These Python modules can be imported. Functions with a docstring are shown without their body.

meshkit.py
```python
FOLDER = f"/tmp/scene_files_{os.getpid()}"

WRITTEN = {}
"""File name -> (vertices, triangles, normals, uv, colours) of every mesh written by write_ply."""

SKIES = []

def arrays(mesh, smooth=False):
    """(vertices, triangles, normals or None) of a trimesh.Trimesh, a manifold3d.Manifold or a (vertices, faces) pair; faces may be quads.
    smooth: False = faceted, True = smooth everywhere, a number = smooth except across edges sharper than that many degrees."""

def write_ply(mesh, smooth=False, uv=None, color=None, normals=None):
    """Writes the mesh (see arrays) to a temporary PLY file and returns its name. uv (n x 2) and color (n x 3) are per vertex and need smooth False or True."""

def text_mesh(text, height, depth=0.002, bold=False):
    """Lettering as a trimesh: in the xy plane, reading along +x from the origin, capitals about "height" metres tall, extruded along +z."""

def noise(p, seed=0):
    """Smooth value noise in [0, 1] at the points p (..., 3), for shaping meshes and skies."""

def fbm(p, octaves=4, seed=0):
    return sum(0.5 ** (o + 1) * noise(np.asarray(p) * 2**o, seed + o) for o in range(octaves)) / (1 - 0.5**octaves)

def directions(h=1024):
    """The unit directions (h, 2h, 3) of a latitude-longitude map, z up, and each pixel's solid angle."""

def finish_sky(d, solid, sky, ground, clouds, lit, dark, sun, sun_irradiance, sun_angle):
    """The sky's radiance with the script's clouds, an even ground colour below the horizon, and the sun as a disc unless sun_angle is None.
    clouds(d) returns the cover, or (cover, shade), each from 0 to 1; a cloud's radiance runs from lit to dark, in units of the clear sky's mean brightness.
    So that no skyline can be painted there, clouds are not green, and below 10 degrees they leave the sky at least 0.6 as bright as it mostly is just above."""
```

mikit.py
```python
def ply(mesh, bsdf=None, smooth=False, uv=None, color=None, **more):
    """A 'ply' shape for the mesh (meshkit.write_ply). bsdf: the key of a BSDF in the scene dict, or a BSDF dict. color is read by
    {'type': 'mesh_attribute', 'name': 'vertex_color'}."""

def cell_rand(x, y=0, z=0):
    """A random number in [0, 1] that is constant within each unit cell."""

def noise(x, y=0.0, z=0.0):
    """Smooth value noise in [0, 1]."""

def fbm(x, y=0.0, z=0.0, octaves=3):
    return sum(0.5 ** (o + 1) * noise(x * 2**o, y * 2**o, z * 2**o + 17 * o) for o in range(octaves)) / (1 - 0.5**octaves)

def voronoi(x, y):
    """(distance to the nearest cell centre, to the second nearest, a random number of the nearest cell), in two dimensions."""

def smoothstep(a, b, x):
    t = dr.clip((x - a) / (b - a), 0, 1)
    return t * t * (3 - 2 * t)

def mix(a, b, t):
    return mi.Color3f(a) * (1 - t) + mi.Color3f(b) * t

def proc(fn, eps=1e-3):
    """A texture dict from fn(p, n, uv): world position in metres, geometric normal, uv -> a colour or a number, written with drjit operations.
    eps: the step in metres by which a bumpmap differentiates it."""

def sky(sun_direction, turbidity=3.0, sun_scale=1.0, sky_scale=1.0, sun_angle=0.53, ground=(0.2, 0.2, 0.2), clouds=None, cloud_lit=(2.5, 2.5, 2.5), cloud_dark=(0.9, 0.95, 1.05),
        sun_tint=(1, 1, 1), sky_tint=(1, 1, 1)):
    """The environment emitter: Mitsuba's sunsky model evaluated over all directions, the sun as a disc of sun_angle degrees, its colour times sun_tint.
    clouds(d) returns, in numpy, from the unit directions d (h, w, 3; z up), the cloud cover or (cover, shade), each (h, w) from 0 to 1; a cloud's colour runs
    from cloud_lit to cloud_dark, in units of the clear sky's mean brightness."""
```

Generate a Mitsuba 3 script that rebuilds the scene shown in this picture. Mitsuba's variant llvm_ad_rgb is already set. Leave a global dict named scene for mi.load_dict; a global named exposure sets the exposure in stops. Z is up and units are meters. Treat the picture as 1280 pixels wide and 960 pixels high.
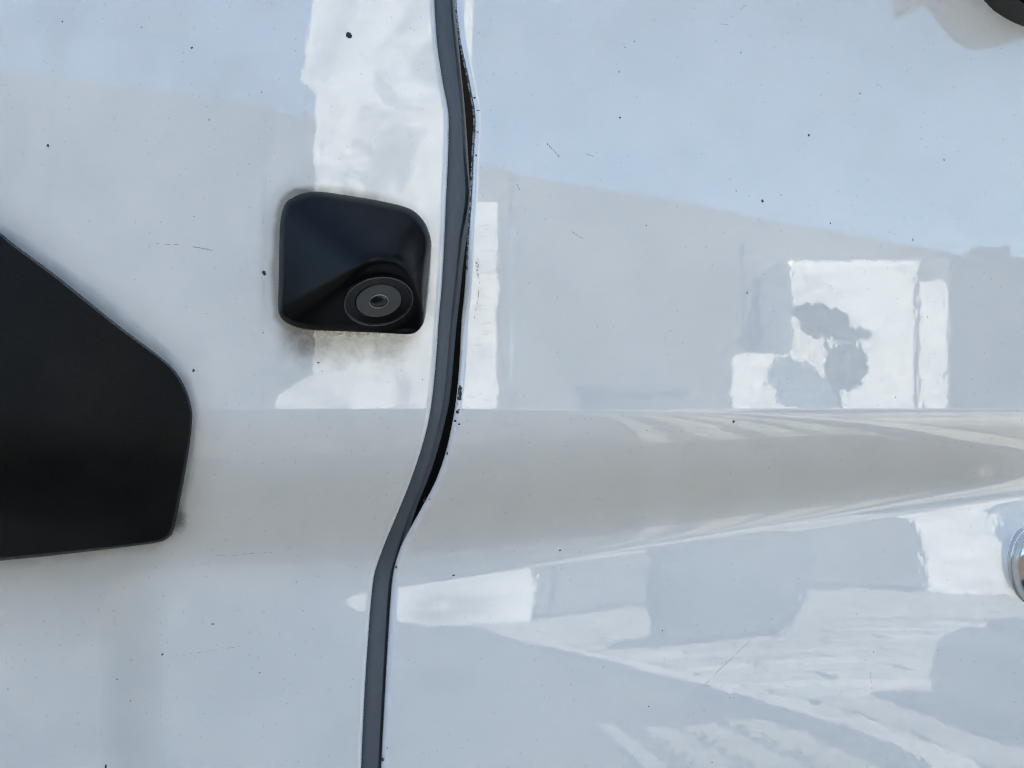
import math, random
import numpy as np, trimesh, drjit as dr, mitsuba as mi, mikit, meshkit
from mikit import proc, noise, fbm, voronoi, cell_rand, smoothstep, mix
from scipy.ndimage import gaussian_filter, map_coordinates
from scipy.spatial import ConvexHull

T = mi.ScalarTransform4f
rng = np.random.default_rng(7)
random.seed(7)

# ------------------------------------------------------------------ camera, sky, exposure
S = 0.0003            # metres per photograph pixel on the panel's plane (y = 0)
D = 0.301             # distance of the lens from that plane
ZC = 0.98             # height of the lens above the ground
FOV = 2 * math.degrees(math.atan(640 * S / D))
scene, labels = {}, {}
scene['camera'] = {'type': 'thinlens', 'fov': FOV, 'fov_axis': 'x', 'near_clip': 0.01, 'far_clip': 500.0,
                   'aperture_radius': 0.00035, 'focus_distance': D,
                   'to_world': T().look_at(origin=[0, -D, ZC], target=[0, 0, ZC], up=[0, 0, 1])}
SUN = (0.12, 0.60, 0.79)
scene['sky'] = mikit.sky(SUN, turbidity=2.5, sky_scale=0.85, sky_tint=(0.965, 1.085, 1.03), sun_tint=(0.92, 1.01, 1.10),
                         clouds=lambda d: 0.06 + 0.24 * meshkit.fbm(np.stack([d[..., 0] * 2.2, d[..., 1] * 2.2, d[..., 2] * 6.0], -1) + 3.0, 4), cloud_lit=(1.6, 1.68, 1.75))
exposure = 3.43


def at(u, v, h=0.0):
    """the point h metres proud of the panel's plane that the photograph shows at pixel (u, v)"""
    u, v, h = np.broadcast_arrays(np.asarray(u, float), np.asarray(v, float), np.asarray(h, float))
    k = (D - h) / D
    return np.stack([(u - 640) * S * k, -h, ZC + (480 - v) * S * k], -1)


def sm(a, b, x):
    t = np.clip((np.asarray(x, float) - a) / (b - a), 0, 1)
    return t * t * (3 - 2 * t)


# ------------------------------------------------------------------ helpers
def lab(key, label=None, category=None, group=None, kind=None):
    e = labels.setdefault(key, {})
    for k, x in (('label', label), ('category', category), ('group', group), ('kind', kind)):
        if x:
            e[k] = x


def numbered(key):
    if key not in scene and not any(k.startswith(key + '__') for k in scene):
        return key
    n = 1
    while f'{key}_{n:03d}' in scene or any(k.startswith(f'{key}_{n:03d}__') for k in scene):
        n += 1
    return f'{key}_{n:03d}'


def put(key, mesh, bsdf, smooth=False, **kw):
    key = numbered(key)
    scene[key] = mikit.ply(mesh, bsdf, smooth=smooth, **kw)
    return key


def grid_faces(nr, nc, flip=False):
    i, j = np.meshgrid(np.arange(nr - 1), np.arange(nc - 1), indexing='ij')
    a, b, c, d = (i * nc + j).ravel(), (i * nc + j + 1).ravel(), ((i + 1) * nc + j + 1).ravel(), ((i + 1) * nc + j).ravel()
    q = np.stack([a, d, c, b], -1) if not flip else np.stack([a, b, c, d], -1)
    return np.vstack([q[:, [0, 1, 2]], q[:, [0, 2, 3]]])


def box(x0, x1, y0, y1, z0, z1):
    m = trimesh.creation.box((x1 - x0, y1 - y0, z1 - z0))
    m.apply_translation(((x0 + x1) / 2, (y0 + y1) / 2, (z0 + z1) / 2))
    return m


def extrude_x(poly_yz, x0, x1):
    from shapely.geometry import Polygon
    m = trimesh.creation.extrude_polygon(Polygon(poly_yz), x1 - x0, engine='earcut')   # in (y, z), along +z
    v = m.vertices.copy()
    m.vertices = np.stack([x0 + v[:, 2], v[:, 0], v[:, 1]], -1)
    return m


def extrude_y(poly_xz, y0, y1):
    from shapely.geometry import Polygon
    m = trimesh.creation.extrude_polygon(Polygon(poly_xz), y1 - y0, engine='earcut')
    v = m.vertices.copy()
    m.vertices = np.stack([v[:, 0], y1 - v[:, 2], v[:, 1]], -1)
    m.invert() if m.volume < 0 else None
    return m


def catmull(pts, n, closed=True):
    p = np.asarray(pts, float)
    if closed:
        q = np.vstack([p[-1], p, p[0], p[1]])
    else:
        q = np.vstack([2 * p[0] - p[1], p, 2 * p[-1] - p[-2]])
    out = []
    seg = len(q) - 3
    for i in range(seg):
        t = np.linspace(0, 1, 24, endpoint=False)[:, None]
        a, b, c, d = q[i], q[i + 1], q[i + 2], q[i + 3]
        out.append(0.5 * (2 * b + (c - a) * t + (2 * a - 5 * b + 4 * c - d) * t ** 2 + (3 * b - a - 3 * c + d) * t ** 3))
    out = np.vstack(out)
    if closed:
        out = np.vstack([out, out[:1]])
    else:
        out = np.vstack([out, p[-1:]])
    s = np.r_[0, np.cumsum(np.linalg.norm(np.diff(out, axis=0), axis=1))]
    t = np.linspace(0, s[-1], n + (1 if closed else 0))
    r = np.stack([np.interp(t, s, out[:, k]) for k in range(out.shape[1])], -1)
    return r[:-1] if closed else r


# ------------------------------------------------------------------ materials
def twosided(d):
    return {'type': 'twosided', 'bsdf': d}


def rgb(r, g=None, b=None):
    return {'type': 'rgb', 'value': [r, r if g is None else g, r if b is None else b]}


def pix(p):
    """the panel's own coordinates: horizontal and vertical, in photograph pixels of its plane"""
    k = D / (D + p.y)
    return p.x / S * k + 640, 480 - (p.z - ZC) / S * k


def seg_dist(u, v, pts):
    """distance to a closed polygon in pixels, negative inside is not needed"""
    d = mi.Float(1e6)
    for (ax, ay), (bx, by) in zip(pts[:-1], pts[1:]):
        ex, ey = bx - ax, by - ay
        t = dr.clip(((u - ax) * ex + (v - ay) * ey) / (ex * ex + ey * ey), 0, 1)
        d = dr.minimum(d, dr.sqrt(dr.square(u - ax - t * ex) + dr.square(v - ay - t * ey)))
    return d


TRIM_LINE = [(-60, 252), (14, 303), (72, 346), (144, 404), (201, 447), (228, 480), (239, 515), (235, 567), (217, 655), (192, 679), (96, 691), (-60, 706)]


def paint_base(p, uv):
    u, v = pix(p)
    c = mi.Color3f(0.685, 0.695, 0.70)
    film = fbm(u * 0.011, v * 0.013, 3.0, 4)
    c = mix(c, c * mi.Color3f(0.955, 0.96, 0.965), smoothstep(0.35, 0.75, film))
    fine = fbm(u * 0.22, v * 0.22, 1.0, 3)
    c = c * (0.985 + 0.03 * fine)
    return u, v, c


POD_LINE = [(349, 300), (352, 270), (358, 255), (372, 244), (400, 239.5), (440, 245), (475, 251), (503, 257.5), (519, 265), (532, 280), (538.5, 300), (535.5, 350), (529.5, 402), (519, 416), (475, 416), (425, 414), (385, 412), (362, 405.5), (349.5, 394), (348, 350), (349, 300)]


def paint_left(p, n, uv):
    u, v, c = paint_base(p, uv)
    # wiping marks in the dust film
    # grime round the camera housing: a soft halo, and a brown run under its lower edge
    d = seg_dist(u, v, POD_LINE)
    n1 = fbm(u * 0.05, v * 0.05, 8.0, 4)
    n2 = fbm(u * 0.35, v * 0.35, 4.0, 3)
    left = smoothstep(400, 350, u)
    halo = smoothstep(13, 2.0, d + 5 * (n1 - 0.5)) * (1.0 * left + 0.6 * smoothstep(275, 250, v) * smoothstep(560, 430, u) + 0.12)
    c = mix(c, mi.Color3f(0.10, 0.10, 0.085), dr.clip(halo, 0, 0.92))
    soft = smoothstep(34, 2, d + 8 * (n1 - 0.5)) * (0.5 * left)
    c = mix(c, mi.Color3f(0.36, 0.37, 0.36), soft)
    below = smoothstep(396, 416, v) * smoothstep(468, 416, v + 30 * (n1 - 0.5) + 0.0016 * dr.square((u - 455) / 2.2)) * smoothstep(338, 375, u) * smoothstep(536, 500, u)
    c = mix(c, mi.Color3f(0.16, 0.145, 0.12), dr.clip(below * (0.98 + 0.3 * (n2 - 0.5)), 0, 0.92))
    crumbs = smoothstep(0.56, 0.68, fbm(u * 0.5, v * 0.5, 2.0, 2)) * smoothstep(410, 413, v) * smoothstep(425, 419, v) * smoothstep(380, 400, u) * smoothstep(500, 470, u)
    c = mix(c, mi.Color3f(0.42, 0.38, 0.32), crumbs * 0.8)
    # grime round the black trim cover
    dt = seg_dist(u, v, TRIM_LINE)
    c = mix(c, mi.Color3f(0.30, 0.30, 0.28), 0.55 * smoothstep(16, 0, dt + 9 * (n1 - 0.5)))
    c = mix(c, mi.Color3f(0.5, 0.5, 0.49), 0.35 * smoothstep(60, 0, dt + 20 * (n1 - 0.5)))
    sp = smoothstep(16, 3, dr.sqrt(dr.square(u - 222) + dr.square((v - 648) * 0.7)) + 7 * (n2 - 0.5))
    c = mix(c, mi.Color3f(0.12, 0.115, 0.10), 0.7 * sp)
    # faint mineral specks
    s1, _, r1 = voronoi(u * 0.07, v * 0.07)
    c = mix(c, mi.Color3f(0.35, 0.35, 0.34), 0.5 * smoothstep(0.085, 0.04, s1) * smoothstep(0.84, 0.88, r1))
    # grey-green film along the fold beside the seam
    c = mix(c, mi.Color3f(0.60, 0.62, 0.60), 0.45 * smoothstep(-9, -3, uv.x) * smoothstep(-1.0, -3, uv.x))
    return c


def paint_right(p, n, uv):
    u, v, c = paint_base(p, uv)
    e, w = uv.x, uv.y      # pixels from the panel's edge, pixel row
    n1 = fbm(e * 0.6, w * 0.35, 3.0, 3)
    n2 = noise(w * 0.06, 5.0)
    band = smoothstep(345, 300, w + 60 * (n2 - 0.5))
    wide = 2.6 + 1.2 * smoothstep(40, 120, w) * smoothstep(330, 200, w)
    chip = smoothstep(wide, wide - 0.7, e + 2.0 * (n1 - 0.5)) * band
    c = mix(c, mi.Color3f(0.055, 0.065, 0.07), chip)
    bare = smoothstep(1.7, 1.2, e + 0.8 * (n1 - 0.5)) * band * smoothstep(0.42, 0.5, noise(w * 0.45, 2.0))
    c = mix(c, mi.Color3f(0.60, 0.61, 0.62), 0.8 * bare)
    k2 = smoothstep(2.2, 1.5, dr.abs(e - 3)) * smoothstep(480, 483, w) * smoothstep(501, 498, w)
    c = mix(c, mi.Color3f(0.05, 0.06, 0.06), k2 * smoothstep(0.2, 0.45, n1))
    # lilac tinge of the thin primer along the rounded edge, rubbed marks inside it
    c = mix(c, mi.Color3f(0.70, 0.73, 0.82), 0.5 * smoothstep(11, 7, e) * smoothstep(2, 4, e))
    rub = smoothstep(0.58, 0.78, fbm(e * 0.05, w * 0.22, 6.0, 4)) * smoothstep(10, 14, e) * smoothstep(48, 36, e) * smoothstep(200, 260, w) * smoothstep(520, 500, w)
    c = mix(c, mi.Color3f(0.45, 0.45, 0.45), 0.30 * rub)
    s1, _, r1 = voronoi(u * 0.06, v * 0.06)
    c = mix(c, mi.Color3f(0.35, 0.35, 0.34), 0.4 * smoothstep(0.08, 0.04, s1) * smoothstep(0.86, 0.9, r1))
    return c


def gloss_right(p, n, uv):
    u, v = pix(p)
    f = fbm(u * 0.02, v * 0.045, 9.0, 4)
    film = smoothstep(690, 560, u + 60 * (f - 0.5)) * smoothstep(680, 740, v)      # dust low beside the seam
    return mi.Color3f(1.0 - 0.2 * smoothstep(0.45, 0.8, f) - 0.38 * film * (0.4 + 1.1 * f))


def gloss_left(p, n, uv):
    # a wiped dust film takes some of the gloss off this panel
    u, v = pix(p)
    a = 3.0 * noise(u * 0.012, v * 0.012, 4.0)
    f = fbm(u * 0.03 + a, v * 0.014 - a, 9.0, 4)
    g = fbm(u * 0.09 + 2 * a, v * 0.05, 2.0, 3)
    film = smoothstep(300, 420, u) * smoothstep(680, 740, v)
    return mi.Color3f(0.97 - 0.42 * smoothstep(0.36, 0.75, f) - 0.12 * g - 0.42 * film * g)


def orange_peel(p, n, uv):
    return noise(p.x * 800, p.y * 800, p.z * 560) * 0.6 + noise(p.x * 300 + 9, p.y * 300, p.z * 180) * 1.1


def paint(fn, gloss):
    return twosided({'type': 'bumpmap', 'scale': 1.0, 'arbitrary': {**proc(lambda p, n, uv: orange_peel(p, n, uv) * 4.0e-6, eps=1.5e-4)},
                     'bsdf': {'type': 'plastic', 'int_ior': 1.98, 'nonlinear': False, 'diffuse_reflectance': proc(fn), 'specular_reflectance': proc(gloss)}})


scene['paint_a'] = paint(paint_left, gloss_left)
scene['paint_b'] = paint(paint_right, gloss_right)
scene['plain_paint'] = twosided({'type': 'plastic', 'int_ior': 1.5, 'diffuse_reflectance': rgb(.78)})
scene['strip_rubber'] = twosided({'type': 'principled', 'base_color': proc(lambda p, n, uv: mi.Color3f(.078, .095, .115) * (0.9 + 0.2 * fbm(p.x * 900, p.y * 900, p.z * 160, 3))), 'roughness': 0.5, 'specular': 0.4})
scene['gap_black'] = twosided({'type': 'diffuse', 'reflectance': rgb(.012)})
scene['pod_plastic'] = twosided({'type': 'bumpmap', 'arbitrary': proc(lambda p, n, uv: noise(p.x * 2500, p.y * 2500, p.z * 2500) * 4e-6, eps=1e-4), 'scale': 1.0,
                                 'bsdf': {'type': 'principled', 'base_color': proc(lambda p, n, uv: mi.Color3f(.003, .0033, .004) * (0.75 + 0.5 * fbm(p.x * 300, p.y * 300, p.z * 300, 4))), 'roughness': proc(lambda p, n, uv: 0.19 + 0.12 * fbm(p.x * 160, p.y * 160, p.z * 160, 4)), 'specular': 0.14}})


def leather(p, n, uv):
    a, b, r = voronoi(p.x * 700 + 0.6 * noise(p.x * 900, p.z * 900), p.z * 700)
    return smoothstep(0.0, 0.35, b - a) * 0.00008 + 0.00003 * fbm(p.x * 300, p.y * 300, p.z * 300, 3)


def leather_tone(p, n, uv):
    a, b, r = voronoi(p.x * 700 + 0.6 * noise(p.x * 900, p.z * 900), p.z * 700)
    dust = smoothstep(0.4, 0.8, fbm(p.x * 40, p.y * 40, p.z * 40, 4))
    return mi.Color3f(.005, .005, .0053) * (0.75 + 0.4 * smoothstep(0.05, 0.3, b - a)) + mi.Color3f(.004) * dust


scene['trim_plastic'] = twosided({'type': 'bumpmap', 'arbitrary': proc(leather, eps=1.5e-4), 'scale': 1.0,
                                  'bsdf': {'type': 'principled', 'base_color': proc(leather_tone), 'roughness': 0.42, 'specular': 0.12}})
scene['gloss_black'] = twosided({'type': 'plastic', 'int_ior': 1.5, 'diffuse_reflectance': rgb(.008)})
scene['lens_grey'] = twosided({'type': 'principled', 'base_color': rgb(.06, .062, .064), 'roughness': 0.4, 'specular': 0.5})
scene['lens_metal'] = twosided({'type': 'principled', 'base_color': rgb(.30, .30, .30), 'roughness': 0.3, 'metallic': 0.8})
scene['ring_grey'] = twosided({'type': 'principled', 'base_color': rgb(.07), 'roughness': 0.3, 'metallic': 0.5})
scene['barrel_black'] = twosided({'type': 'principled', 'base_color': rgb(.004), 'roughness': 0.22, 'specular': .3})
scene['chrome'] = twosided({'type': 'roughconductor', 'material': 'none', 'specular_reflectance': rgb(.66, .67, .68), 'alpha': 0.03})
scene['speck_dark'] = twosided({'type': 'diffuse', 'reflectance': rgb(.05, .055, .055)})
scene['speck_grey'] = twosided({'type': 'diffuse', 'reflectance': rgb(.22, .22, .21)})
scene['scratch_grey'] = twosided({'type': 'diffuse', 'reflectance': rgb(.30, .30, .29)})
scene['speck_pale'] = twosided({'type': 'diffuse', 'reflectance': rgb(.34, .30, .25)})

# ------------------------------------------------------------------ the setting that the paint mirrors: ground
KERB = np.array([[.70, 1.5], [.74, -1.0], [.80, -2.4], [.70, -3.4], [.52, -4.85], [.10, -8.1], [-.3, -10.0], [-1.1, -13.9], [-1.3, -15.2]])


def ground_tone(p, n, uv):
    f = fbm(p.x * 1.3, p.y * 1.3, 0.0, 4)
    g = fbm(p.x * 60, p.y * 60, 0.0, 2)
    return mi.Color3f(.075, .070, .062) * (0.75 + 0.35 * f + 0.25 * g)


scene['asphalt'] = twosided({'type': 'diffuse', 'reflectance': proc(ground_tone)})


def stone(base):
    return twosided({'type': 'diffuse', 'reflectance': proc(lambda p, n, uv: mi.Color3f(base) * (0.72 + 0.4 * fbm(p.x * 7, p.y * 7, p.z * 7, 4)))})


for k, b in enumerate([(.36, .345, .32), (.29, .28, .26), (.20, .195, .18), (.45, .435, .40)]):
    scene[f'paver_stone_{k}'] = stone(b)
scene['joint_sand'] = stone((.13, .125, .11))
scene['planter_stone'] = stone((.13, .135, .14))
scene['kerb_stone'] = stone((.42, .405, .38))
scene['edge_concrete'] = stone((.24, .235, .22))
scene['cobble_stone'] = stone((.28, .265, .225))
scene['white_render'] = stone((.92, .91, .89))
scene['grey_render'] = stone((.20, .20, .205))
scene['dark_render'] = stone((.07, .07, .075))
scene['roof_tile'] = stone((.24, .22, .21))
scene['window_glass'] = twosided({'type': 'plastic', 'diffuse_reflectance': rgb(.03)})
scene['frame_paint'] = twosided({'type': 'diffuse', 'reflectance': rgb(.55)})
scene['dark_box'] = twosided({'type': 'roughplastic', 'alpha': 0.15, 'diffuse_reflectance': rgb(.06, .065, .075)})
scene['tyre'] = twosided({'type': 'diffuse', 'reflectance': rgb(.03)})
scene['bark'] = stone((.16, .12, .09))
scene['leaf'] = twosided({'type': 'diffuse', 'reflectance': rgb(.03, .045, .022)})

xs = np.r_[-120, -40, np.linspace(-12, 12, 49), 40, 120]
X, Y = np.meshgrid(xs, xs)
scene['ground'] = mikit.ply((np.stack([X.ravel(), Y.ravel(), 0 * X.ravel()], -1), grid_faces(len(xs), len(xs), flip=True)), 'asphalt')
lab('ground', 'grey asphalt road surface under and behind the white vehicle', kind='structure')


def kerb_x(y):
    o = np.argsort(KERB[:, 1])
    return np.interp(y, KERB[o, 1], KERB[o, 0])


# kerb stones, a gutter of setts beside them, pavers beyond
n_k = 0
ys = np.arange(1.2, -13.9, -0.9)
for y0 in ys:
    y1 = y0 - 0.885
    a, b = kerb_x(y0), kerb_x(y1)
    v = []
    for z in (-0.02, 0.09):
        v += [(a, y0, z), (a + .08, y0, z), (b + .08, y1, z), (b, y1, z)]
    m = trimesh.convex.convex_hull(np.array(v))
    put('ground__kerb_stone', m, 'kerb_stone')
cob = []
for y0 in np.arange(0.6, -3.1, -0.105):
    for k in range(3):
        cx = kerb_x(y0) - 0.08 - 0.115 * k + rng.normal(0, .004)
        cy = y0 + (0.05 if k % 2 else 0) + rng.normal(0, .004)
        s = trimesh.creation.box((.095 + rng.normal(0, .004), .09 + rng.normal(0, .004), .05))
        s.vertices[s.vertices[:, 2] > 0, :2] *= .78
        s.apply_translation((cx, cy, .0 + rng.normal(0, .004)))
        cob.append(s)
put('ground__gutter_sett', trimesh.util.concatenate(cob), 'cobble_stone')
lab('ground__gutter_sett', kind='stuff')
from shapely.geometry import Polygon
bed = trimesh.creation.extrude_polygon(Polygon([(kerb_x(y) + .07, y) for y in np.linspace(1.2, -13.9, 60)] + [(14, -13.9), (14, 1.2)]), .07, engine='earcut')
bed.apply_translation((0, 0, -.02))
put('ground__pavement_bed', bed, 'joint_sand')
for y0 in ys[ys > -2.6]:
    y1 = y0 - 0.885
    a, b = kerb_x(y0) - .47, kerb_x(y1) - .47
    put('ground__edge_stone', trimesh.convex.convex_hull(np.array([q for z in (-.02, .03) for q in [(a, y0, z), (a + .05, y0, z), (b + .05, y1, z), (b, y1, z)]])), 'edge_concrete')
rows = np.arange(0.6, -13.6, -0.30)
n_pav = n_near = 0
for r, y0 in enumerate(rows):
    x0 = kerb_x(y0 - .15) + .10
    x = x0 - (0.3 if r % 2 else 0)
    lim = min(x0 + 3.2, 6.5)
    while x < 7.5:
        w = 0.572
        xa = max(x, x0)
        if x + w - xa > .1:
            m = box(xa, x + w, y0 - .268, y0, .04, .085 + rng.normal(0, .002))
            if n_near < 290 and x < 3.4 and y0 > -8:
                n_near += 1
                put('ground__paver', m, f'paver_stone_{rng.choice([0, 0, 0, 1, 1, 2, 3])}')
            else:
                cob_far = globals().setdefault('far_pavers', [])
                cob_far.append(m)
            n_pav += 1
        x += 0.6
if 'far_pavers' in globals():
    put('ground__paving', trimesh.util.concatenate(far_pavers), 'paver_stone_0')
    lab('ground__paving', kind='stuff')


# ------------------------------------------------------------------ houses across the street
def house(x0, x1, yf, ztl, ztr, bsdf, label, windows=(), group=None, depth=6.0, name='house'):
    key = numbered(name)
    put(key + '__wall', extrude_y([(x0, -.1), (x1, -.1), (x1, ztr), (x0, ztl)], yf - depth, yf), bsdf)
    put(key + '__roof', extrude_y([(x0 - .1, ztl + .004), (x1 + .1, ztr + .004), (x1 + .1, ztr + .1), (x0 - .1, ztl + .1)], yf - depth - .2, yf - .03), bsdf)
    for (wx, wz, ww, wh) in windows:
        w = put(key + '__window', box(wx, wx + ww, yf - .02, yf + .012, wz, wz + wh), 'window_glass')
        fr = [box(wx - .07, wx, yf - .02, yf + .04, wz - .07, wz + wh + .07), box(wx + ww, wx + ww + .07, yf - .02, yf + .04, wz - .07, wz + wh + .07),
              box(wx, wx + ww, yf - .02, yf + .04, wz - .07, wz), box(wx, wx + ww, yf - .02, yf + .04, wz + wh, wz + wh + .07), box(wx + ww / 2 - .03, wx + ww / 2 + .03, yf - .015, yf + .03, wz, wz + wh)]
        put(w + '__frame', trimesh.util.concatenate(fr), 'frame_paint')
    lab(key, label, 'house', group)
    return key


def zt(v, y):
    return ZC + (D - y) * (480 - v) * S / D - 0.0


YG = -17.0
def xg(u, y=YG):
    return (u - 640) * S / D * (D - y)


def skyline(u):
    return np.interp(u, [-700, 0, 280, 600, 900, 1280, 2000], [-20, 45, 85, 190, 255, 335, 360])


edges = [-200, 60, 330, 640, 930, 1192, 2000]
tones = ['tall grey rendered house mirrored at the far left of the paint', 'grey rendered house second from the left across the street', 'grey rendered house mirrored behind the taller white house', 'grey rendered house between the two white houses',
         'low grey rendered house behind the small white house', 'lowest grey rendered house mirrored at the right end of the row']
for k in range(6):
    a, b = edges[k], edges[k + 1] - 3
    house(xg(a), xg(b), YG, zt(skyline(a), YG), zt(skyline(b), YG), 'dark_render' if k == 5 else 'grey_render', tones[k], group='grey houses across the street', name='grey_house')
YW = -15.0
w1 = house(xg(392, YW), xg(572, YW), YW, 17.0, 17.0, 'white_render', 'tall sunlit white house mirrored either side of the seam', name='white_house', depth=1.9)
put(w1 + '__annex', box(xg(572.5, YW), xg(621, YW), YW - 1.9, YW - .05, -.1, zt(236, YW)), 'white_render')
w2 = house(xg(990, YW), xg(1146, YW), YW, zt(325, YW), zt(325, YW), 'white_render', 'small sunlit white house mirrored at the right of the door panel', name='white_house', depth=1.9)
put(w2 + '__annex', box(xg(1147, YW), xg(1186, YW), YW - 1.9, YW - .05, -.1, zt(345, YW)), 'white_render')
put(w2 + '__downpipe', box(xg(1144, YW), xg(1147, YW), YW - .02, YW + .09, 0, zt(335, YW)), 'grey_render')
put('garden_wall', box(xg(915, YW), xg(989, YW), YW - .3, YW + .02, 0, zt(440, YW)), 'white_render')
put('boundary_wall', extrude_y([(xg(345, YW), 0), (xg(391, YW), 0), (xg(391, YW), zt(468, YW)), (xg(345, YW), zt(496, YW))], YW - .3, YW + .02), 'white_render')
lab('boundary_wall', 'low white wall running left from the tall white house', 'boundary wall')
lab('garden_wall', 'low white garden wall joined to the small white house', 'garden wall')


def leaves(center, radii, n, size):
    c = rng.normal(size=(n, 3))
    c /= np.linalg.norm(c, axis=1, keepdims=True)
    c = c * (rng.uniform(0.3, 1, n) ** 0.4)[:, None] * radii + center
    vs, fs = [], []
    for i, q in enumerate(c):
        a, b = rng.normal(size=3), rng.normal(size=3)
        a /= np.linalg.norm(a)
        b -= a * (a @ b)
        b /= np.linalg.norm(b)
        L, W = size * rng.uniform(.7, 1.3), size * .4
        k = 4 * i
        vs += [q - a * L, q + b * W, q + a * L, q - b * W]
        fs += [(k, k + 1, k + 2), (k, k + 2, k + 3)]
    return trimesh.Trimesh(np.array(vs), np.array(fs), process=False)


yb = YW + .9
bx = xg(1058, yb)
put('bush__crown', trimesh.util.concatenate([leaves((bx, yb, zt(456, yb)), (.36, .36, .46), 700, .09),
                                             leaves((xg(1030, yb), yb, zt(400, yb)), (.42, .3, .26), 500, .1), leaves((xg(1012, yb), yb, zt(384, yb)), (.3, .25, .12), 200, .1),
                                             leaves((xg(1064, yb), yb, zt(416, yb)), (.34, .3, .1), 200, .1)]), 'leaf')
put('bush__trunk', trimesh.creation.cylinder(.05, segment=[(bx, yb, 0), (xg(1030, yb), yb, zt(400, yb))], sections=8), 'bark')
lab('bush', 'dark leafy bush standing in front of the small white house', 'bush')


def rounded_box(x0, x1, y0, y1, z0, z1, r):
    m = box(x0 + r, x1 - r, y0 + r, y1 - r, z0 + r, z1 - r)
    ball = trimesh.creation.icosphere(subdivisions=2, radius=r).vertices
    return trimesh.convex.convex_hull((m.vertices[:, None] + ball[None]).reshape(-1, 3))


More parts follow.
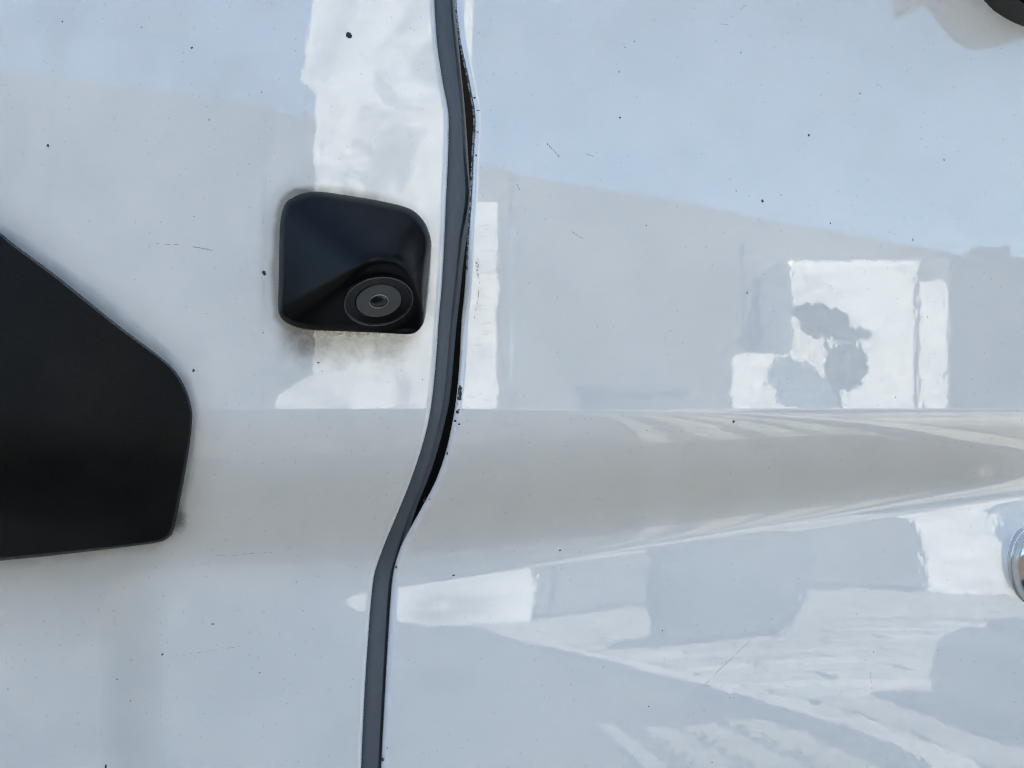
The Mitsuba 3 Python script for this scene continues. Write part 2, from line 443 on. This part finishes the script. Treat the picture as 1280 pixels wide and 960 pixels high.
cab = numbered('utility_box')
put(cab + '__body', rounded_box(1.02, 2.9, -3.2, -2.4, .10, .54, .12), 'dark_box', 40)
put(cab + '__plinth', box(1.12, 2.8, -3.1, -2.5, .06, .13), 'joint_sand')
put(cab + '__lid', rounded_box(1.12, 2.81, -3.11, -2.49, .51, .59, .035), 'dark_box', 40)
lab(cab, 'low dark grey box standing on the pavement in front of the white vehicle', 'utility box')
tub = trimesh.creation.revolve(np.array([(0, 0), (.52, 0), (.66, .08), (.78, .5), (.80, .80), (.84, .82), (.84, .9), (.74, .9), (.72, .78), (0, .78)]), sections=48)
tub.vertices[:, :2] *= .56
tub.apply_translation((1.03, -6.7, .085))
put('planter', tub, 'planter_stone', 30)
lab('planter', 'wide round grey stone planter standing on the pavement', 'planter')

# ------------------------------------------------------------------ the white vehicle: shape of the two panels
UT = np.arange(-1500, 2901, 4.0)
VT = np.arange(-1400, 2401, 1.0)
U_, V_ = np.meshgrid(UT, VT)


def along(u, xs, ys):
    g = gaussian_filter(np.interp(UT, xs, ys), 22, mode='nearest')
    return np.interp(u, UT, g)


def v_end(u):
    return along(u, [-1500, 0, 300, 480, 600, 800, 1000, 1150, 1240, 1400, 2900], [745, 740, 735, 728, 708, 682, 655, 634, 620, 606, 600])


def tilt(u, v):
    """which way the paint leans at a pixel, in degrees: positive looks up"""
    vc = 512.0 + 0 * u
    ve = v_end(u)
    deep = along(u, [-1500, 100, 700, 1000, 1150, 1260, 1400, 2900], [-30, -30, -35, -37, -33, -20, -12, -12])
    t = np.clip((v - vc) / (ve - vc), 0, 1)
    g = np.interp(t, [0, .03, .12, .3, .5, .68, .82, .93, 1], [0, .26, .38, .62, .93, 1.0, .78, .25, 0])
    soft = np.interp(u, [-1500, 180, 330, 2900], [1, 1, 0, 0])
    g2 = np.interp(t, [0, .1, .25, .45, .6, .75, .9, 1], [0, .22, .5, .85, 1, .9, .4, 0])
    # below the hollow the side bulges again, leaning up a little, more so on the left
    rise = along(u, [-1500, 150, 330, 450, 560, 760, 1000, 1300, 2900], [2.5, 3.0, 5.0, 7.2, 7.5, 6.6, 5.4, 5.2, 5.2])
    lower = rise * np.interp(v - ve, [-25, 15, 110, 250, 330, 900], [0, 1.0, .97, .62, .5, 1.2])
    up = np.interp(v, [-1400, -200, 80, 300, 512], [16, 5, 1.2, 0.2, 0])
    # a soft ridge across the left panel, above which it leans back
    vk = along(u, [-1500, 0, 270, 390, 545, 2900], [20, 38, 72, 122, 132, 150])
    kink = 5.2 * sm(8, -10, v - vk) * sm(566, 560, u)
    hollow = deep * (g * (1 - soft) + g2 * soft) + lower * sm(-25, 10, v - ve)
    return up + kink, hollow


th_up, th_low = tilt(U_, V_)
th_up, th_low = gaussian_filter(th_up, (2.5, 2.5)), gaussian_filter(th_low, (9.0, 6.0))
dent = np.minimum(th_low, 0) * (V_ >= 512)
depth = -np.tan(np.radians(dent)).sum(0) * S
uq = np.clip(UT - 600, 0, 680)
goal = np.maximum(.0275 - .1 * uq ** 2 / 1240 * S - .11 * np.maximum(UT - 1280, 0) * S, .006)
goal = gaussian_filter(goal, 8, mode='nearest')
th_low = np.where(th_low < 0, np.degrees(np.arctan(np.tan(np.radians(th_low)) * (goal / depth)[None])), th_low)
th = np.where(V_ < 512, th_up, th_low * np.clip((V_ - 510) / 5.0, 0, 1))
th = gaussian_filter(th, (1.2, 0))
HT = np.cumsum(np.tan(np.radians(th)), 0) * S
i480 = int(480 + 1400)
HT -= HT[i480][None]
# the panel left of the lower trim falls back in a soft upright fold
fold = -0.016 * sm(212, 120, U_) * sm(640, 820, V_)
HT += fold
# gentle barrel across the body, and a shallow pressed line at the upper right
HT -= 0.020 * ((U_ - 640) / 1400.0) ** 2 * sm(700, 1500, np.abs(U_ - 640))
press = catmull([(1080, 172), (1140, 205), (1200, 240), (1240, 268), (1258, 292), (1250, 308), (1225, 306)], 60, closed=False)
sub = (slice(int(100 + 1400), int(360 + 1400)), slice(int((1000 + 1500) / 4), int((1320 + 1500) / 4)))
pd = np.min(np.hypot(U_[sub][..., None] - press[:, 0], V_[sub][..., None] - press[:, 1]), -1)
HT[sub] += 0.00006 * np.exp(-(pd / 8.0) ** 2)


from scipy.ndimage import spline_filter
HTF = spline_filter(HT, order=3)


def hgt(u, v):
    u, v = np.broadcast_arrays(np.asarray(u, float), np.asarray(v, float))
    return map_coordinates(HTF, [(v - VT[0]).ravel(), ((u - UT[0]) / 4).ravel()], order=3, mode='nearest', prefilter=False).reshape(u.shape)


# outlines of the seam, in pixels
LV = np.array([-700, -60, 0, 50, 100, 150, 200, 240, 300, 360, 400, 450, 500, 525, 560, 600, 640, 690, 720, 760, 800, 880, 960, 1100, 1700.])
LX = np.array([520, 541, 543, 546, 553, 561, 560, 558, 555.5, 552, 548.5, 545, 540, 536, 527, 513.5, 497.5, 477, 467.5, 463, 460, 455, 451.5, 447, 440.])
SX = np.array([546, 565, 567, 571, 576, 580, 583, 586, 577.5, 571, 566.5, 562, 557, 552, 543.5, 531, 515, 499, 491, 487, 485, 480.5, 476.5, 472, 465.])
RX = np.array([546, 566, 568, 573.5, 583.5, 591.5, 589, 587.5, 584, 581, 577, 574.5, 570, 566, 558.5, 545, 524, 498.5, 491, 487.5, 485, 480.5, 476.5, 472, 465.])


def curve(X):
    from scipy.interpolate import PchipInterpolator
    f = PchipInterpolator(LV, X)
    vv = np.arange(-700, 1701, 1.0)
    g = gaussian_filter(f(vv), 5)
    return lambda v: np.interp(v, vv, g)


left_edge, strip_edge, right_edge = curve(LX), curve(SX), curve(RX)
ROWS = np.unique(np.r_[np.linspace(-700, -20, 30), np.arange(-20, 985, 2.0), np.linspace(985, 1700, 30), np.arange(500, 530, 1.0)])


def panel_mesh(edge, sign, far, roll=7.0):
    """sign +1: the panel lies right of its edge; -1: left of it. A rolled edge of that radius (px), then a return flange inwards."""
    r = roll
    a = np.linspace(0, np.pi / 2, 9)
    back = [(0.0, -9.0 / .3), (0.0, -4.0 / .3), (0.0, -r * 1.4)]
    lip = [(r - r * np.sin(t), -r + r * np.cos(t)) for t in a[::-1]]
    flat = np.r_[np.arange(r + 1, 60, 2.0), np.linspace(60, far[0], 320)[1:], np.linspace(far[0], far[1], 40)[1:]]
    prof = back + lip + [(x, 0.0) for x in flat]
    off = np.array([q[0] for q in prof])
    dep = np.array([q[1] for q in prof]) * S
    V, O = np.meshgrid(ROWS, off, indexing='ij')
    U = edge(V) + sign * O
    H = hgt(U, V) + dep[None]
    P = at(U, V, H)
    f = grid_faces(len(ROWS), len(off), flip=(sign < 0))
    uv = np.stack([sign * O, V], -1)
    return (P.reshape(-1, 3), f), uv.reshape(-1, 2)


VEH = 'white_vehicle'
lab(VEH, 'white painted vehicle with a black camera beside the seam between two glossy panels', 'vehicle')
m, uv = panel_mesh(left_edge, -1, (600, 2050), roll=6)
PL = put(VEH + '__body_panel', m, 'paint_a', True, uv=uv)
m, uv = panel_mesh(right_edge, 1, (800, 1400), roll=9)
PR = put(VEH + '__body_panel', m, 'paint_b', True, uv=uv)
lab(PL, 'white panel carrying the black camera and the black trim cover')
lab(PR, 'glossy white panel with mirrored white houses and chipped edge')

# the grey strip in the seam and the dark gap behind it
V, K = np.meshgrid(ROWS, np.linspace(0, 1, 9), indexing='ij')
U = (left_edge(V) - 6) * (1 - K) + strip_edge(V) * K
H = hgt(left_edge(V) - 4, V) - 0.0042 - 0.0008 * (2 * K - 1) ** 2 - 0.0030 * np.maximum(0, K - .9) / .1
P = at(U, V, H)
P2 = P[:, -1:].copy()
P2[..., 1] += .02
P = np.concatenate([P, P2], 1)
put(VEH + '__seam_strip', (P.reshape(-1, 3), grid_faces(len(ROWS), 10)), 'strip_rubber', 40)
lab(VEH + '__seam_strip', 'blue grey strip filling the seam')
V, K = np.meshgrid(ROWS, np.linspace(0, 1, 3), indexing='ij')
U = (left_edge(V) - 40) * (1 - K) + (right_edge(V) + 60) * K
P = at(U, V, hgt(left_edge(V), V) - 0.035)
put(VEH + '__seam_backing', (P.reshape(-1, 3), grid_faces(len(ROWS), 3)), 'gap_black', 40)

# the rest of the body behind the panels
x0, x1 = -0.60, 0.50
shell = extrude_x([(.16, .35), (.16, 1.15), (.24, 1.35), (.52, 1.66), (.9, 1.74), (3.0, 1.70), (3.9, 1.15), (4.8, .98), (4.95, .4)], -1.0, .85)
put(VEH + '__body_shell', shell, 'plain_paint')
for sx in (-.85, .7):
    for yy in (.95, 4.0):
        w = trimesh.creation.cylinder(.32, .2, sections=36)
        w.apply_transform(trimesh.transformations.rotation_matrix(math.pi / 2, (0, 1, 0)))
        w.apply_translation((sx, yy, .32))
        put(VEH + '__wheel', w, 'tyre', 40)

# ------------------------------------------------------------------ the camera
POD = catmull([(350, 282), (356, 256), (367, 246.5), (382, 241), (400, 239.5), (440, 245), (475, 251), (503, 257.5), (519, 265), (532, 280), (538.5, 300), (538, 320), (535.5, 350), (532.5, 380),
               (529.5, 402), (522, 413.5), (510, 417.5), (475, 416), (425, 414), (385, 412), (362, 405.5), (350.5, 396), (347.5, 382), (348.5, 345)], 260)
LC = (473.0, 374.5)                   # centre of the lens
LH = 0.0150
c0 = at(*LC, LH)
view = np.array([0, -D, ZC]) - c0
view /= np.linalg.norm(view)
dn = np.array([math.sin(math.radians(12)), 0, -math.cos(math.radians(12))])
dn -= view * (view @ dn)
dn /= np.linalg.norm(dn)
TA = math.radians(46)
axis = math.cos(TA) * view + math.sin(TA) * dn


def lens_plane(u, v):
    """height over the panel at which the sight line of a pixel meets the face that carries the lens"""
    o = np.array([0, -D, ZC])
    r = at(u, v, 0.0) - o
    t = ((c0 - o) @ axis) / (r @ axis)
    return -(o[1] + t * r[..., 1])


gu, gv = np.meshgrid(np.arange(335, 556, 1.0), np.arange(228, 431, 1.0))
ridge = np.array([(436, 352), (446, 338), (462, 327), (482, 322), (502, 326), (516, 338), (523, 352)], float)
rh = np.minimum(lens_plane(ridge[:, 0], ridge[:, 1]), .034) + np.array([.000, .001, .001, .001, .001, .000, -.001])
pts = np.vstack([np.c_[POD, np.full(len(POD), .0028)], np.c_[ridge, rh], [[524, 396, .0105], [372, 385, .0075], [385, 262, .0065], [375, 320, .0085]]])
hull = ConvexHull(pts * [S, S, 1.0])
eq = hull.equations
eq = eq[eq[:, 2] > 1e-6]
dome = np.min(-(eq[:, 0, None, None] * gu * S + eq[:, 1, None, None] * gv * S + eq[:, 3, None, None]) / eq[:, 2, None, None], 0)
dome = gaussian_filter(np.maximum(dome, .002), 7.5)
rr = np.hypot(gu - LC[0], (gv - LC[1]) * 1.12)
lp = lens_plane(gu, gv) + .000022 * np.maximum(rr - 42, 0) ** 1.6      # the face is a round scoop about the lens
k = 0.0010
smin = -k * np.log(np.exp(-dome / k) + np.exp(-lp / k))
smin = np.maximum(gaussian_filter(smin, 1.2), .0006)


def pod_h(u, v):
    return map_coordinates(smin, [v - 228, u - 335], order=1, mode='nearest')


def radial_skin(outline, centre, hfun, base, rim, nt=70):
    """a cap over an outline: rings from its centre to its edge, the edge rounded down over `rim` px, with a skirt into the panel"""
    t = np.r_[1 - (1 - np.linspace(0, 1, nt)) ** 1.7]
    t[0] = 1e-4
    n = len(outline)
    U = centre[0] + t[:, None] * (outline[None, :, 0] - centre[0])
    V = centre[1] + t[:, None] * (outline[None, :, 1] - centre[1])
    dist = (1 - t[:, None]) * np.hypot(outline[:, 0] - centre[0], outline[:, 1] - centre[1])[None]
    c = np.clip(dist / rim, 0, 1)
    H = hfun(U, V) * np.sqrt(np.maximum(1 - (1 - c) ** 2, 0.0)) + 0.0004
    P = at(U, V, H + base(U, V))
    sk = P[-1:].copy()
    sk[..., 1] = sk[..., 1] + .004
    P = np.concatenate([P, sk], 0)
    i, j = np.meshgrid(np.arange(nt), np.arange(n), indexing='ij')
    a, b, cc, d = i * n + j, i * n + (j + 1) % n, (i + 1) * n + (j + 1) % n, (i + 1) * n + j
    q = np.stack([a, b, cc, d], -1).reshape(-1, 4)
    return P.reshape(-1, 3), np.vstack([q[:, [0, 1, 2]], q[:, [0, 2, 3]]])


CAM = put(VEH + '__reversing_camera', radial_skin(POD, (445, 335), pod_h, hgt, 9.0, 90), 'pod_plastic', True)
lab(CAM, 'black domed camera housing with a round lens looking down')

bx_ = np.cross(axis, [0, 0, 1.0])
bx_ /= np.linalg.norm(bx_)
by_ = np.cross(axis, bx_)


def lathe(profile, n=96):
    """profile: (radius, height along the lens axis) in metres"""
    a = np.linspace(0, 2 * np.pi, n, endpoint=False)
    p = np.array(profile, float)
    P = c0 + p[:, None, 0, None] * (np.cos(a)[None, :, None] * bx_ + np.sin(a)[None, :, None] * by_) + p[:, None, 1, None] * axis
    m = len(p)
    i, j = np.meshgrid(np.arange(m - 1), np.arange(n), indexing='ij')
    q = np.stack([i * n + j, i * n + (j + 1) % n, (i + 1) * n + (j + 1) % n, (i + 1) * n + j], -1).reshape(-1, 4)
    return P.reshape(-1, 3), np.vstack([q[:, [0, 1, 2]], q[:, [0, 2, 3]]])


mm = .001
c0 = c0 + axis * .0009
put(CAM + '__lens_barrel', lathe([(12.2 * mm, -3 * mm), (12.2 * mm, .25 * mm), (12.0 * mm, .5 * mm), (11.7 * mm, .5 * mm), (11.4 * mm, .2 * mm), (8.6 * mm, -.3 * mm), (8.4 * mm, -.3 * mm)]), 'barrel_black', 30)
put(CAM + '__barrel_ring', lathe([(12.05 * mm + .22 * mm * math.cos(t), .5 * mm + .22 * mm * math.sin(t)) for t in np.linspace(0, 2 * np.pi, 9)]), 'ring_grey', 50)
put(CAM + '__lens_plate', lathe([(8.0 * mm, -.6 * mm), (8.0 * mm, .0 * mm), (7.75 * mm, .12 * mm), (5.5 * mm, .0 * mm), (3.6 * mm, -.1 * mm), (3.5 * mm, -.4 * mm)]), 'lens_grey', 30)
put(CAM + '__lens_ring', lathe([(3.3 * mm +  .22 * mm * math.cos(t), .05 * mm + .22 * mm * math.sin(t)) for t in np.linspace(0, 2 * np.pi, 11)]), 'lens_metal', 50)
put(CAM + '__lens', lathe([(3.1 * mm, -.2 * mm), (2.6 * mm, .15 * mm), (1.6 * mm, .5 * mm), (.8 * mm, .62 * mm), (.001 * mm, .66 * mm)], 48), 'gloss_black', True)

# ------------------------------------------------------------------ the black trim cover at the left
TR = [(-330, 60), (-160, 180), (-60, 252), (0, 291), (14, 303), (72, 346), (144, 404), (201, 447), (220, 466), (232, 487), (238.5, 509), (239.5, 528), (235, 567), (225, 624), (217, 661), (211, 671.5), (192, 679), (96, 691), (0, 701), (-150, 714), (-330, 725), (-420, 400)]
trim_out = catmull(TR, 320)


def trim_h(u, v):
    # bulges outwards, highest along a soft ridge; the lower flank leans down
    rv = 560 - 0.10 * (u - 100)
    up = np.clip((rv - v) / 330.0, 0, 1.2)
    low = np.clip((v - rv) / 150.0, 0, 1.2)
    side = np.clip((235 - u) / 120.0, 0, 3)
    edge = np.clip(1 - np.exp(-side * 1.3), 0, 1)
    return .004 + .017 * edge * (1 - .62 * up ** 1.25) * (1 - .62 * low ** 1.6)


TRK = put(VEH + '__trim_cover', radial_skin(trim_out, (-40, 500), trim_h, lambda u, v: np.maximum(hgt(u, v), -.03) * 0 + hgt(np.clip(u, -300, 300), v), 4.0, 90), 'trim_plastic', True)
lab(TRK, 'black grained plastic cover with a blunt pointed end')

# ------------------------------------------------------------------ chrome handle end and black bar at the right
def pill(outline, centre, hmax, base, key, bsdf, rim, flat=.8):
    def hf(u, v):
        return np.full(np.shape(u), hmax)
    return put(key, radial_skin(outline, centre, hf, lambda u, v: np.full(np.shape(u), base), rim, 60), bsdf, True)


a = np.linspace(0, 2 * np.pi, 200, endpoint=False)
ell = lambda cx, cy, rx, ry, p=2.4: np.stack([cx + rx * np.sign(np.cos(a)) * np.abs(np.cos(a)) ** (2 / p), cy + ry * np.sign(np.sin(a)) * np.abs(np.sin(a)) ** (2 / p)], -1)
b0 = float(hgt(1290., 705.))
HK = pill(ell(1297, 707, 35.5, 52, 2.15), (1297, 707), .0016, b0 - .0005, VEH + '__chrome_fitting', 'chrome', 4)
pill(ell(1297.2, 707, 33, 49.5, 2.1), (1297.2, 707), .0085, b0 - .0005, HK + '__cap', 'chrome', 32)
lab(HK, 'small chrome oval fitting')

BAR = catmull([(1196, -62), (1213, -32), (1237, 3), (1248, 13), (1262, 22), (1280, 30.5), (1310, 38), (1360, 44), (1500, 40), (1900, 0), (1900, -560), (1000, -560), (960, -420), (1040, -300), (1140, -240), (1184, -130)], 200)
# the bar stands out square from the panel: the same outline at several heights
lv = [(-.001, 1.0), (.008, 1.0), (.012, 1.0), (.0125, .97), (.0135, .97), (.014, 1.0), (.030, .98), (.034, .95), (.036, .88), (.0365, .6), (.0365, .01)]
cxy = np.array([1500, -260.])
BF = 0.12 + 0.83 * np.where(BAR[:, 1] > -56, sm(1318, 1262, BAR[:, 0]), 1.8)
P0 = at(BAR[:, 0], BAR[:, 1], 0.0)
ctr = at(*cxy, 0.0)
hb = float(hgt(1260., 20.))
R = []
for hh, sc in lv:
    q = ctr + (P0 - ctr) * sc
    q[:, 1] = -(hb + hh * BF)
    R.append(q)
R = np.array(R)
n = len(BAR)
i, j = np.meshgrid(np.arange(len(lv) - 1), np.arange(n), indexing='ij')
q = np.stack([i * n + j, (i + 1) * n + j, (i + 1) * n + (j + 1) % n, i * n + (j + 1) % n], -1).reshape(-1, 4)
put(VEH + '__trim_block', (R.reshape(-1, 3), q), 'gloss_black', 30)
lab(VEH + '__trim_block', 'glossy black block standing off the panel')


# ------------------------------------------------------------------ dirt specks, scratches and chips on the paint
def speck(u, v, ru, rv, hgh=.5):
    n = 7
    a = np.linspace(0, 2 * np.pi, n, endpoint=False) + rng.uniform(0, 6)
    r = rng.uniform(.7, 1.25, n)
    w = rng.uniform(-.5, .5)
    cu, cv = np.cos(a) * r * ru, np.sin(a) * r * rv
    pu, pv = u + cu, v + cv + w * cu * .3
    base = at(pu, pv, hgt(pu, pv) - .00001)
    mid = at(u + cu * .6, v + cv * .6, hgt(u + cu * .6, v + cv * .6) + .0001 * hgh * min(ru, 3))
    top = at(np.array([u]), np.array([v]), hgt(np.array([u]), np.array([v])) + .00013 * hgh * min(ru, 3))
    V = np.vstack([base, mid, top])
    F = []
    for i in range(n):
        j = (i + 1) % n
        F += [(i, j, n + j), (i, n + j, n + i), (n + i, n + j, 2 * n)]
    return trimesh.Trimesh(V, np.array(F)[:, ::-1], process=False)


def stroke(pts, w, jit=.4, gaps=0.0):
    """a thin scratch following pixels pts, w px wide, in broken pieces"""
    p = catmull(pts, max(6, int(np.sum(np.hypot(*np.diff(np.array(pts, float), axis=0).T)) / 3)), closed=False)
    p = p + rng.normal(0, jit, p.shape)
    out = []
    for a, b in zip(p[:-1], p[1:]):
        if rng.random() < gaps:
            continue
        d = (b - a) / (np.hypot(*(b - a)) + 1e-9)
        nrm = np.array([-d[1], d[0]]) * w * rng.uniform(.5, 1.1) / 2
        q = np.array([a - nrm, b - nrm, b + nrm, a + nrm])
        lo = at(q[:, 0], q[:, 1], hgt(q[:, 0], q[:, 1]) - .00001)
        hi = at(q[:, 0], q[:, 1], hgt(q[:, 0], q[:, 1]) + .00004)
        out.append(trimesh.convex.convex_hull(np.vstack([lo, hi])))
    return out


named_l = [(330, 341, 3.0, 3.0), (242, 463, 1.8, 2), (60, 182, 1.6, 2.4), (177, 34, 1.2, 1.2), (240, 60, 1.5, 1.4), (78, 27, 1.4, 1.2), (261, 150, 1.4, 1.3), (327, 115, 1.3, 1.2), (203, 818, 1.5, 1.5), (325, 841, 1.3, 1.3),
           (266, 780, 2.2, .9), (132, 958, 1.5, 3), (455, 333, .1, .1), (398, 453, 1.5, 1.2), (402, 464, 1.2, 1), (528, 474, 1.3, 1.3), (164, 825, 1.2, 1.2), (146, 849, 1.2, 1.2), (163, 876, 1.2, 1.4), (329, 416, 1.3, 1.3)]
named_r = [(1075, 117, 1.4, 2.2), (953, 251, 1.6, 2.2), (1141, 300, .9, 3.4), (1011, 169, 1.5, 1.5), (926, 66, 1.3, 1.3), (1038, 279, 1.0, 1.8), (934, 366, 1.3, 2.4), (774, 90, 1.4, 1.2), (793, 52, 1.3, 1.1), (775, 147, 1.5, 1.3), (700, 688, 1.6, 1.2), (567, 719, 2.2, .9), (808, 282, 1.2, 1.2),
           (917, 527, 1.6, 2), (952, 534, 1, 1), (811, 883, 1.2, 1.4), (828, 788, 1.2, 1.2), (725, 690, 1, 1), (890, 953, 1.2, 1.5), (593, 958, .1, .1), (1180, 200, 1.5, 1)]
thin = lambda q: (q[0], q[1], q[2] * (.75 if q[2] < 1.5 else 1), q[3] * (.75 if q[2] < 1.5 else 1))
sl = [speck(*thin(q)) for q in named_l]
sr = [speck(*thin(q)) for q in named_r]
gl, gr = [], []
for k in range(30):
    u, v = rng.uniform(0, 545), rng.uniform(0, 960)
    if 335 < u < 545 and 235 < v < 425 or u > left_edge(v) - 14 or (u < 250 and 280 < v < 705):
        continue
    r = rng.uniform(.4, .95)
    (sl if rng.random() < .12 else gl).append(speck(u, v, r, r * rng.uniform(.7, 1.2)))
for k in range(30):
    u, v = rng.uniform(500, 1240), rng.uniform(0, 960)
    if u < right_edge(v) + 14:
        continue
    r = rng.uniform(.4, .9)
    (sr if rng.random() < .10 else gr).append(speck(u, v, r, r * rng.uniform(.7, 1.2)))
for key, ms, b in ((PL + '__dirt_speck', sl, 'speck_dark'), (PR + '__dirt_speck', sr, 'speck_dark'), (PL + '__pale_speck', gl, 'speck_grey'), (PR + '__pale_speck', gr, 'speck_grey')):
    put(key, trimesh.util.concatenate(ms), b)
    lab(key, kind='stuff')
crumb = [speck(rng.normal(448, 30), 416.5 + abs(rng.normal(0, 2.0)), rng.uniform(.6, 1.5), rng.uniform(.6, 1.2)) for _ in range(60)]
put(PL + '__dried_mud', trimesh.util.concatenate(crumb), 'speck_pale')
lab(PL + '__dried_mud', kind='stuff')
s_l = stroke([(192, 304), (215, 306), (226, 305)], 1.0, .3, .25) + stroke([(238, 308), (252, 310), (265, 314)], 1.2, .3, .15)
s_l += stroke([(270, 695), (340, 690)], .4, .3, .5) + stroke([(212, 821), (300, 808)], .35, .3, .4)
put(PL + '__scratch', trimesh.util.concatenate(s_l), 'scratch_grey')
lab(PL + '__scratch', kind='stuff')
tk = []
for k, t in enumerate(np.linspace(0, 1, 7)):
    tk += stroke([(684 + 14 * t, 179 + 15 * t), (685 + 14 * t, 181.5 + 15 * t)], .9, .1)
for k in range(14):
    q = rng.uniform(0, 36)
    tk += stroke([(594 + rng.uniform(0, 6), 322 + q), (594.5 + rng.uniform(0, 6), 324.5 + q)], .6, .3)
tk += stroke([(599, 362), (597, 376), (593, 398)], .7, .2, .35)
put(PR + '__scuff', trimesh.util.concatenate(tk), 'speck_dark')
lab(PR + '__scuff', kind='stuff')
s_r = stroke([(900, 27), (915, 20), (928, 10), (938, 2)], .5, .3, .4) + stroke([(900, 30), (911, 31)], .6, .2)
s_r += stroke([(880, 856), (905, 832), (936, 802)], .6, .3, .3) + stroke([(715, 289), (722, 295), (730, 299)], .7, .3, .2) + stroke([(733, 192), (742, 196)], .6, .2)
s_r += stroke([(646, 230), (650, 238)], .9, .2) + stroke([(1088, 840), (1090, 862)], .5, .2, .3) + stroke([(1047, 872), (1053, 862)], .5, .2, .2)
put(PR + '__scratch', trimesh.util.concatenate(s_r), 'scratch_grey')
lab(PR + '__scratch', kind='stuff')
ch = [speck(575, 485, 2.0, 3), speck(575.5, 492, 2.2, 4.5), speck(574.5, 498, 2.4, 3), speck(572, 515, 2, 2.2), speck(574, 512, 1.3, 1.2), speck(569, 526, 1.4, 1.5), speck(574, 530, 1.6, 1.3), speck(572, 505, 1.4, .7), speck(593, 122, 1.6, 1.3), speck(597, 165, 2.2, .8), speck(595, 194, 1.3, 1.4),
      speck(598, 138, 2, .6), speck(478, 949, 1.8, 2.6), speck(495, 709, 1.2, 2.2), speck(484, 935, 1.4, .7), speck(530, 625, 1.4, 2), speck(537, 624, 1.4, .8), speck(559, 567, 1, 2.2)]
put(PR + '__paint_chip', trimesh.util.concatenate(ch), 'speck_dark')
lab(PR + '__paint_chip', kind='stuff')

# a flake of debris stuck to the paint
FL = trimesh.creation.icosphere(subdivisions=3, radius=1.0)
fv = FL.vertices * [1.25 * mm, .35 * mm, 1.0 * mm]
from meshkit import fbm as nfbm
fv *= (0.72 + 0.55 * nfbm(FL.vertices * 1.7 + 5, 3))[:, None]
rot = trimesh.transformations.rotation_matrix(.7, (0, 1, 0))[:3, :3]
fv = fv @ rot.T
c = at(436, 44, float(hgt(436., 44.)) + .0003)
put('debris_flake', (fv + c, FL.faces), 'speck_dark', 40)
lab('debris_flake', 'tiny dark green brown flake stuck to the white paint above the black camera', 'flake')
